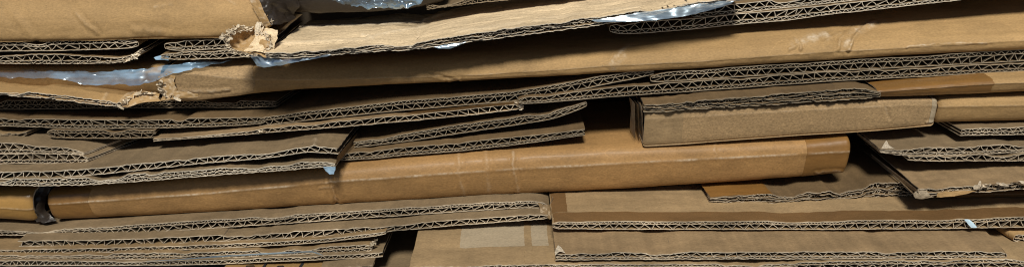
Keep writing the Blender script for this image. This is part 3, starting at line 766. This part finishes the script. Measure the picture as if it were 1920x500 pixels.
band('folded_carton', 'smooth folded carton at the right edge touching the pale carton end to end', [(1763, 184, 200, 234, 128), (1800, 180, 199, 232, 128), (1920, 176, 197, 229, 128), (2040, 172, 194, 226, 128)],
     mat='golden', endL='round', R=10, amp=.6, wear=.2, ty=14, by=4)
# crushed dark board above the pale carton
gs3 = sheet('cardboard_sheet', 'crushed dark board with torn wavy edge lying on the pale carton', [(1207, 209, 13, 122), (1230, 210, 15, 122), (1300, 205, 16, 122), (1400, 199, 17, 122), (1500, 193, 19, 122), (1600, 186, 19, 122), (1648, 183, 17, 122)], 'EEEE', group='boards of the pile',
      mats=('brown', 'edgemid', 'flutedark'), torn=True, crush=.9, rag=1.5, depth=200, skL=0, endR='fold', sag=2)
band('folded_carton', 'narrow folded carton at the right edge with glossy tape, under the open zigzag fluting', [(1646, 164, 172, 184, 122), (1700, 158, 168, 184, 122), (1840, 146, 158, 178, 122), (1920, 142, 154, 175, 122), (2040, 138, 150, 171, 122)],
     mat='golden', endL='open', R=10, amp=.9, wear=.4, ty=14, by=4, tapes=[(None, 1843, 'tape', 2.5, (0, 0))])

# lower right corner scrap
sheet('cardboard_sheet', 'small rounded folded board end in the lower right corner behind the thick board', [(1902, 452, 13, -10), (1930, 456, 16, -10), (2040, 456, 16, -10)], 'BB', group='boards of the pile', mats=('golden', 'edge', 'flute'), endL='fold', crush=.8, rag=.8, skL=-.2, depth=70)
gs_ = sheet('cardboard_sheet', 'flat brown board beneath the small folded end in the lower right corner', [(1850, 486, 3, -68), (1960, 485, 3, -68), (2040, 484, 3, -68)], 'B', group='boards of the pile', mats=('brown', 'edge', 'flute'), depth=260, crush=.5)
pc = thing('plastic_chip', 'small light blue plastic chip stuck in the fluting of the wide board at lower right', 'plastic chip', tuple(at(1820, 419, -6)))
net('chip', [[(1808, 411, -5), (1813, 410, -5.5), (1818, 411, -5)], [(1814, 418, -6), (1820, 417, -6.5), (1826, 418, -6)], [(1821, 426, -6), (1827, 427, -6.5), (1832, 425, -6)]], 'plastic', pc, up=4, amp=.5, freq=5, thick=.5)

# ---- upper left
folded('flattened_box', 'flattened box of two fluted layers under the large carton at upper left', [
    ([(-80, 120, 18, 204), (0, 119, 18, 204), (120, 120, 17, 204), (200, 119, 14, 204), (240, 116, 11, 204), (256, 108, 11, 204), (268, 99, 9, 213)], 'BC'),
    ([(-80, 97, 17, 206), (0, 96, 17, 206), (120, 95, 18, 206), (200, 92, 17, 206), (240, 91, 18, 206), (258, 88, 14, 206)], 'CB')],
    group='boards of the pile', mats=('kraft', 'edge', 'flute'), crush=.5, rag=.7, depth=240, kws=[dict(rag=1.6), dict(endR='fold')])
r5 = bpy.context.scene.collection.objects[-1].parent.parent
shreds('torn_fibres', [(236, 114, 206), (256, 104, 206), (266, 94, 208)], 26, 11, 'edgelight', r5, seed=31, spread=3)
folded('flattened_box', 'flattened box of two fluted layers running under the torn light sheet at upper left', [
    ([(302, 111, 9, 205), (340, 112, 14, 205), (400, 110, 15, 205), (515, 105, 15, 205)], 'CB'),
    ([(312, 93, 15, 207), (340, 95, 18, 207), (400, 92, 18, 207), (515, 86, 16, 207)], 'BC')],
    group='boards of the pile', mats=('kraft', 'edge', 'flute'), crush=.6, rag=.7, depth=240, kws=[dict(endL='pinch', rag=1.2), dict(endL='fold')])
r6 = bpy.context.scene.collection.objects[-1].parent.parent
net('plastic_tip', [[(288, 108, 208), (300, 104, 208), (316, 104, 208)], [(292, 112, 206), (302, 112, 206), (316, 113, 207)]], 'filmblue', r6, up=5, amp=.8, freq=6)

# long upper carton fold
T8 = band('folded_carton', 'longest folded carton sweeping from upper left to right edge, creased near the right', [
    (304, 122, 140, 188, 200), (345, 120, 138, 190, 200), (480, 114, 150, 175, 198), (560, 112, 150, 168, 195), (700, 108, 147, 160, 186), (850, 103, 143, 153, 176), (1000, 97, 134, 145, 168), (1140, 92, 124, 137, 163), (1300, 82, 116, 129, 160), (1500, 70, 101, 116, 160), (1700, 62, 90, 104, 160), (1920, 52, 76, 93, 160), (2040, 46, 70, 87, 160)],
    mat='golden', endL='open', R=18, amp=1.1, wear=.3, ty=40, by=8, ridge=.5, rise=[(300, 0), (700, 0), (1000, 6), (1400, 22), (2040, 34)],
    prof=[(320, 1.0), (260, 1), (200, 1.0), (150, 1), (110, 1.0), (80, 1.0), (56, 1.0), (38, .97), (25, .92), (14, .83), (6, .71), (1.5, .60), (0, .52), (.4, .40), (2, .2), (6, .05), (14, 0), (60, 0), (200, 0)],
    tapes=[(None, 480, 'bandpale', 3, (0, -.6), 'scuffed_layer')],
    creases=[([(1640, 40), (1612, 58), (1600, 72), (1592, 92)], 3.2, 2.6, .5), ([(1588, 62), (1574, 72), (1572, 92)], 3.0, 2.0, .4), ([(1546, 78), (1574, 62), (1598, 54)], 2.6, 1.3, .4), ([(1480, 92), (1498, 82), (1502, 92)], 2.8, 2.2, .2),
             ([(1490, 80), (1530, 70), (1560, 64)], 9, .5, .8), ([(1596, 60), (1630, 46), (1650, 40)], 8, .4, .8), ([(1586, 84), (1596, 66)], 7, .5, .6), ([(1146, 120), (1160, 100), (1180, 84)], 6, .9, .5), ([(1150, 128), (1172, 104)], 8, .3, .4), ([(808, 137), (836, 146), (860, 152)], 2.5, -1.6, .1), ([(840, 149), (862, 149)], 2.5, 1.2, .2),
             ([(330, 170), (380, 172), (430, 168)], 2.4, 1.8, .7), ([(1700, 88), (1760, 82), (1850, 80)], 2.2, .8, .5)])
rt = T8.root
net('torn_end', [[(296, 142, 200), (310, 136, 205), (330, 134, 200)], [(298, 155, 196), (312, 152, 200), (326, 150, 197)], [(302, 168, 195), (314, 166, 196), (332, 170, 194)], [(306, 180, 192), (330, 176, 190), (372, 176, 192)], [(300, 190, 190), (330, 186, 189), (372, 182, 192)]],
    'golden', rt, up=9, amp=2.2, freq=9, thick=.6, wear=.8)
shreds('torn_fibres', [(298, 150, 194), (304, 176, 190), (340, 186, 190)], 30, 12, 'fray', rt, seed=44, spread=3)

# taped flap with torn corner, upper left
g7 = sheet('torn_flap', 'golden kraft flap with a torn curling corner below the crumpled plastic at upper left', [(-80, 172, 8, 172), (0, 178, 9, 172), (80, 184, 9, 172), (140, 190, 9, 172), (200, 199, 9, 172), (236, 203, 8, 172)], 'EE', cat='torn cardboard flap',
      mats=('golden', 'edgelight', 'flutedark'), torn=True, crush=.9, rag=1.6, depth=125, skR=.35, sag=3, dense=90, creases=[([(196, 186), (200, 176)], 3, 2, .4), ([(222, 198), (236, 180), (262, 172)], 3, 2.5, .5)])
net('curled_corner', [[(238, 186, 185), (252, 174, 200), (272, 170, 210), (300, 176, 205)], [(232, 196, 174), (246, 186, 182), (268, 180, 195), (296, 184, 198)], [(226, 203, 168), (248, 198, 172), (272, 192, 185), (300, 189, 192)]], 'golden', g7.root, up=8, amp=2.4, freq=13, thick=1.0, wear=.6)
shreds('torn_fibres', [(224, 202, 168), (240, 184, 178), (262, 174, 195), (290, 174, 198)], 34, 11, 'fray', g7.root, seed=51, spread=2.5)
band('folded_carton', 'carton fold with amber taped top edge behind the crumpled plastic at upper left', [(-80, 120, 132, 168, 230), (0, 120, 132, 168, 230), (150, 122, 134, 172, 228), (300, 122, 136, 180, 226)], mat='golden', endR='open', R=14, amp=1.0, wear=.3, ty=20, by=6)
pf = thing('plastic_film', 'crumpled shiny clear plastic film hanging over the carton fold at upper left', 'plastic film', tuple(at(150, 160, 205)))
net('film', [[(-80, 134, 222), (-20, 133, 222), (40, 133, 222), (110, 134, 220), (180, 136, 218), (250, 132, 214), (310, 124, 212), (370, 117, 212), (440, 114, 214)], [(-80, 142, 214), (-20, 141, 213), (40, 141, 213), (110, 144, 212), (180, 146, 208), (240, 144, 204), (290, 140, 202), (350, 126, 203), (420, 118, 206)],
             [(-80, 146, 212), (-20, 147, 210), (40, 147, 208), (110, 149, 206), (160, 160, 200), (230, 160, 196), (276, 158, 196), (330, 138, 194), (400, 122, 202)]], 'filmshine', pf, up=16, amp=3.0, freq=34, ridged=True)

# large carton top left
band('large_carton', 'large plain carton front filling the upper left corner, torn at its right end', [(-80, -40, 40, 77, 200), (0, -40, 40, 77, 200), (180, -40, 38, 76, 200), (250, -40, 36, 72, 200), (400, -40, 32, 71, 200), (486, -40, 30, 66, 200), (500, -40, 28, 52, 201)],
     mat='golden', cat='carton', endR='open', R=12, amp=1.6, ridge=0, wear=0, ty=60, by=8,
     prof=[(320, 1.0), (150, 1), (60, 1.0), (46, .97), (34, .86), (22, .7), (12, .6), (6, .52), (3, .4), (1, .25), (0, .14), (1, .07), (4, .03), (8, .01), (20, 0), (200, 0)],
     creases=[([(140, 22), (160, 45), (182, 62)], 3.5, 1.6, .1), ([(250, 55), (300, 60)], 5, 1.5, .1), ([(20, 20), (45, 50), (60, 70)], 6, 1.2, 0), ([(420, -5), (440, 8)], 3, 1, .2), ([(290, 14), (320, 8)], 3, 1, .2)])
rc = bpy.context.scene.collection.objects[-1].parent
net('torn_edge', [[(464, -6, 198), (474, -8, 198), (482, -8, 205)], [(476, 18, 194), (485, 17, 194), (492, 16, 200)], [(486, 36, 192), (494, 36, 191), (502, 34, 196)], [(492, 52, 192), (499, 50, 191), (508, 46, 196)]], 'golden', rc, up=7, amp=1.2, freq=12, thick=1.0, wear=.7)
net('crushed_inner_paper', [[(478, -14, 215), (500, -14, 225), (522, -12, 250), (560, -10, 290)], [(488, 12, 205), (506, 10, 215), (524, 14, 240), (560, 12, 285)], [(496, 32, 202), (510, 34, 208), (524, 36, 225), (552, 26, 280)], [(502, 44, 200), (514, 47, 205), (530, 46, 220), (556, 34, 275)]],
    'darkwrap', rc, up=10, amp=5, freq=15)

# ---- torn light sheet
g3 = sheet('torn_sheet', 'large light torn cardboard sheet at top centre with layered ragged edge and frayed left end', [
    (498, 108, 9, 98), (540, 109, 10, 101), (620, 104, 11, 112), (700, 97, 11, 120), (770, 94, 9, 126), (830, 86, 14, 128), (880, 79, 15, 130), (980, 66, 16, 134), (1060, 56, 16, 138), (1160, 42, 15, 142), (1240, 24, 10, 148), (1340, 10, 9, 152), (1395, 1, 8, 156)], 'EEE', cat='torn cardboard sheet',
    mats=('kraft', 'edgelight', 'flutedark'), topmat='light', torn=True, crush=.8, rag=1.5, depth=300, sag=2.2, dense=240, skL=.05, skR=.05, lt=1.5,
    creases=[([(790, 40), (781, 52), (785, 66), (780, 74)], 2.6, -1.8, .3), ([(790, 42), (806, 34), (824, 28), (850, 22)], 2.4, 2.4, .6), ([(506, 54), (600, 50), (700, 47), (786, 42)], 2.2, 1.3, .8), ([(512, 84), (600, 78), (690, 74)], 3, 1.2, .3),
             ([(690, 70), (740, 60), (800, 50)], 2.5, 1.0, .4), ([(680, 66), (700, 72)], 2.5, 1.5, .5), ([(920, 8), (940, 12)], 3, 2, .5), ([(770, 20), (800, 16), (830, 22)], 3, 1.6, .4), ([(1000, 40), (1100, 26), (1200, 14)], 4, 1.0, .2), ([(860, 60), (980, 44)], 5, 1, .2)])
rT = g3.root
net('torn_flap', [[(424, 66, 122), (440, 57, 142), (458, 53, 160), (474, 50, 165), (490, 42, 168), (512, 60, 170)],
    [(430, 76, 118), (446, 76, 150), (460, 76, 165), (474, 76, 162), (488, 66, 150), (508, 70, 140)],
    [(428, 88, 114), (448, 90, 128), (464, 86, 135), (478, 84, 132), (494, 80, 124), (506, 86, 122)],
    [(438, 97, 110), (456, 100, 110), (468, 101, 110), (482, 103, 108), (497, 106, 105), (514, 104, 108)]], 'golden', rT, up=10, amp=5.0, freq=17, thick=1.2, wear=.35)
shreds('torn_fibres', [(424, 74, 116), (426, 66, 120), (436, 58, 138), (452, 54, 155), (470, 52, 162)], 120, 12, 'fray', rT, seed=61, spread=6)
shreds('torn_fibres', [(426, 84, 112), (434, 94, 108), (452, 100, 106), (480, 104, 104)], 70, 9, 'fray', rT, seed=62, spread=3)
net('crumpled_ridge', [[(486, 58, 156), (496, 54, 158), (506, 54, 160), (520, 56, 162)], [(478, 70, 148), (492, 68, 142), (504, 70, 142), (518, 74, 146)], [(470, 84, 134), (488, 82, 126), (504, 84, 124), (516, 88, 128)], [(452, 98, 112), (480, 98, 108), (500, 101, 104), (516, 102, 108)]],
    'light', rT, up=9, amp=3.2, freq=13, thick=.6, wear=.3)
shreds('torn_fibres', [(484, 62, 150), (500, 66, 140), (504, 84, 122), (500, 98, 108)], 70, 9, 'fray', rT, seed=63, spread=3)
net('rolled_fibre_tuft', [[(478, 48, 160), (483, 40, 160), (489, 42, 160)], [(478, 58, 155), (484, 54, 150), (491, 56, 155)], [(480, 68, 150), (486, 66, 146), (492, 66, 150)]], 'fray', rT, up=8, amp=2.4, freq=6, thick=1.5)
shreds('torn_fibres', [(492, 62, 150), (490, 52, 160), (498, 44, 165), (512, 40, 170)], 12, 15, 'fray', rT, seed=64, spread=1.5)
ps = thing('plastic_film', 'cloudy plastic scrap hanging below the frayed left end of the torn light sheet', 'plastic film', tuple(at(530, 112, 112)))
net('film', [[(462, 98, 114), (490, 104, 112), (530, 108, 110), (570, 107, 111), (622, 102, 113)], [(474, 112, 110), (490, 118, 108), (530, 116, 108), (566, 112, 109), (618, 105, 112)], [(482, 124, 110), (496, 127, 107), (530, 122, 107), (562, 115, 108), (614, 106, 112)]], 'filmwhite', ps, up=12, amp=1.6, freq=11)
ps = thing('plastic_film', 'small cloudy plastic corner hanging below the middle of the torn light sheet', 'plastic film', tuple(at(848, 84, 116)))
net('film', [[(812, 88, 118), (840, 84, 117), (876, 78, 119)], [(822, 91, 116), (846, 88, 115), (868, 82, 117)], [(830, 92, 116), (846, 91, 115), (862, 85, 117)]], 'filmwhite', ps, up=10, amp=1.0, freq=9)
ps = thing('plastic_film', 'long grey plastic tongue under the right end of the torn light sheet', 'plastic film', tuple(at(1230, 28, 140)))
net('film', [[(1108, 38, 140), (1150, 33, 141), (1210, 22, 146), (1280, 12, 150), (1340, 3, 154), (1380, -3, 158)], [(1112, 40, 136), (1160, 40, 136), (1215, 33, 138), (1280, 25, 142), (1330, 16, 148), (1376, 4, 154)], [(1116, 41, 135), (1165, 42, 134), (1230, 38, 134), (1290, 30, 140), (1330, 20, 146), (1372, 8, 154)]], 'filmwhite', ps, up=12, amp=1.2, freq=18)

# ---- double layer boards upper right
folded('flattened_box', 'flattened box of two pale fluted layers at upper right, left end folded shut', [
    ([(1146, 62, 18, 215), (1180, 64, 21, 215), (1300, 55, 20, 215), (1400, 44, 19, 215), (1480, 38, 20, 215), (1540, 29, 18, 215), (1640, 18, 17, 215), (1790, 1, 16, 215), (2040, -30, 16, 215)], 'BC'),
    ([(1300, 32, 16, 222), (1340, 30, 17, 222), (1440, 18, 17, 222), (1540, 8, 16, 222), (1640, -4, 16, 222), (2040, -50, 16, 222)], 'BC')],
    group='boards of the pile', mats=('kraft', 'edgelight', 'flute'), crush=.55, rag=.6, depth=230, kws=[dict(endL='fold'), dict()])

# ---- wrapped dark package and dark board at the top
tw = band('wrapped_package', 'dark wrapped package with crumpled shiny blue white plastic at top centre', [(532, -46, -10, 22, 290), (590, -46, -10, 27, 290), (700, -46, -12, 24, 290), (790, -46, -14, 15, 290), (836, -50, -20, 3, 290)],
     mat='darkwrap', cat='wrapped package', endL='round', endR='round', R=14, amp=3.0, wear=0, ridge=0, capmat='darkwrap', partname='wrapping')
net('plastic_film', [[(620, 2, 278), (650, 0, 277), (690, -2, 276), (730, -4, 276), (770, -6, 277), (800, -8, 280)], [(628, 6, 277), (660, 7, 274), (700, 9, 273), (735, 8, 273), (765, 7, 275), (790, 5, 278)], [(640, 10, 278), (668, 14, 275), (700, 18, 274), (730, 18, 275), (760, 16, 276), (782, 11, 278)]], 'filmshine', tw.root, up=16, amp=3.5, freq=16, ridged=True)
sheet('cardboard_sheet', 'dark brown board lying on the torn light sheet beside the wrapped package', [(800, 18, 12, 300), (840, 13, 12, 300), (880, 8, 12, 300), (1000, -6, 12, 300), (1100, -18, 12, 300)], 'EE', group='boards of the pile', mats=('dull', 'edgedark', 'flutedark'), crush=1.2, rag=1.5, depth=150)

# ================================================================== setting
def slab(name, x0, x1, y0, y1, z0, z1, mat):
    mb = MB()
    c = lambda *p: np.array(p, float)
    nx = 30
    X = np.linspace(x0, x1, nx)
    if z0 == z1:
        Yg = np.linspace(y0, y1, nx); G = np.stack(np.meshgrid(X, Yg, indexing='ij')+[np.full((nx, nx), float(z0))], -1)
    else:
        Zg = np.linspace(z0, z1, nx); a, b = np.meshgrid(X, Zg, indexing='ij'); G = np.stack([a, np.full_like(a, y0), b], -1)
    mb.grid(G)
    o = mb.build(name, mat, None, (0, 0, 0)); o['kind'] = 'structure'; return o
slab('ground', -40000, 40000, -30000, 50000, -420, -420, 'ground')
slab('added_backing', -4000, 4000, 470, 470, -420, 900, 'dark')  # unseen backing, added to keep sky light from leaking through the gaps
# boards below the picture that carry the pile
for k in range(0):
    pass

# ================================================================== camera, light, world
sc = bpy.context.scene
cam = bpy.data.cameras.new('camera'); co = bpy.data.objects.new('camera', cam); sc.collection.objects.link(co)
cam.sensor_width = 36; cam.lens = 36*F/1920; cam.clip_start = .005; cam.clip_end = 100
co.location = [c*S for c in CAM]; co.rotation_euler = (PI/2-PITCH, 0, 0)
sc.camera = co

EL, AZ = math.radians(56), math.radians(-6)      # sun behind and above the camera, a little to the right
sun = bpy.data.lights.new('sun', 'SUN'); so = bpy.data.objects.new('sun', sun); sc.collection.objects.link(so)
sun.energy = 3.8; sun.angle = math.radians(13); sun.color = (1, .965, .89)
# direction towards the sun
d = np.array([math.sin(AZ)*math.cos(EL), -math.cos(AZ)*math.cos(EL), math.sin(EL)])
import mathutils
so.rotation_euler = mathutils.Vector(d).to_track_quat('Z', 'Y').to_euler()
w = bpy.data.worlds.new('World'); sc.world = w; w.use_nodes = True
nt = w.node_tree; nt.nodes.clear()
sky = nt.nodes.new('ShaderNodeTexSky'); sky.sky_type = 'NISHITA'; sky.sun_disc = False
sky.sun_elevation = EL; sky.sun_rotation = math.atan2(d[0], d[1])
bg = nt.nodes.new('ShaderNodeBackground'); bg.inputs[1].default_value = .032
ow = nt.nodes.new('ShaderNodeOutputWorld'); nt.links.new(sky.outputs[0], bg.inputs[0]); nt.links.new(bg.outputs[0], ow.inputs[0])
sc.cycles.filter_width = 1.1
sc.view_settings.view_transform = 'Standard'; sc.view_settings.look = 'None'; sc.view_settings.exposure = 0; sc.view_settings.gamma = 1
for o in sc.objects:
    if '_loc' in o: del o['_loc']

# contact report (text only)
if True:
    for px in (60, 200, 400, 600, 760, 900, 1060, 1180, 1350, 1550, 1700, 1850):
        X = (px-960)*1.08; rows_ = []
        for nm, x, zb, zt, y in TABLE:
            if x[0] <= X <= x[-1]:
                rows_.append((float(np.interp(X, x, zb)), float(np.interp(X, x, zt)), float(np.interp(X, x, y)), nm))
        rows_.sort(reverse=True)
        print('--- x', px)
        for a, b in zip(rows_[:-1], rows_[1:]):
            gap = a[0]-b[1]
            if gap < 0: print('   OVERLAP %.0f  [%s Y%.0f] over [%s Y%.0f]' % (gap, a[3], a[2], b[3], b[2]))
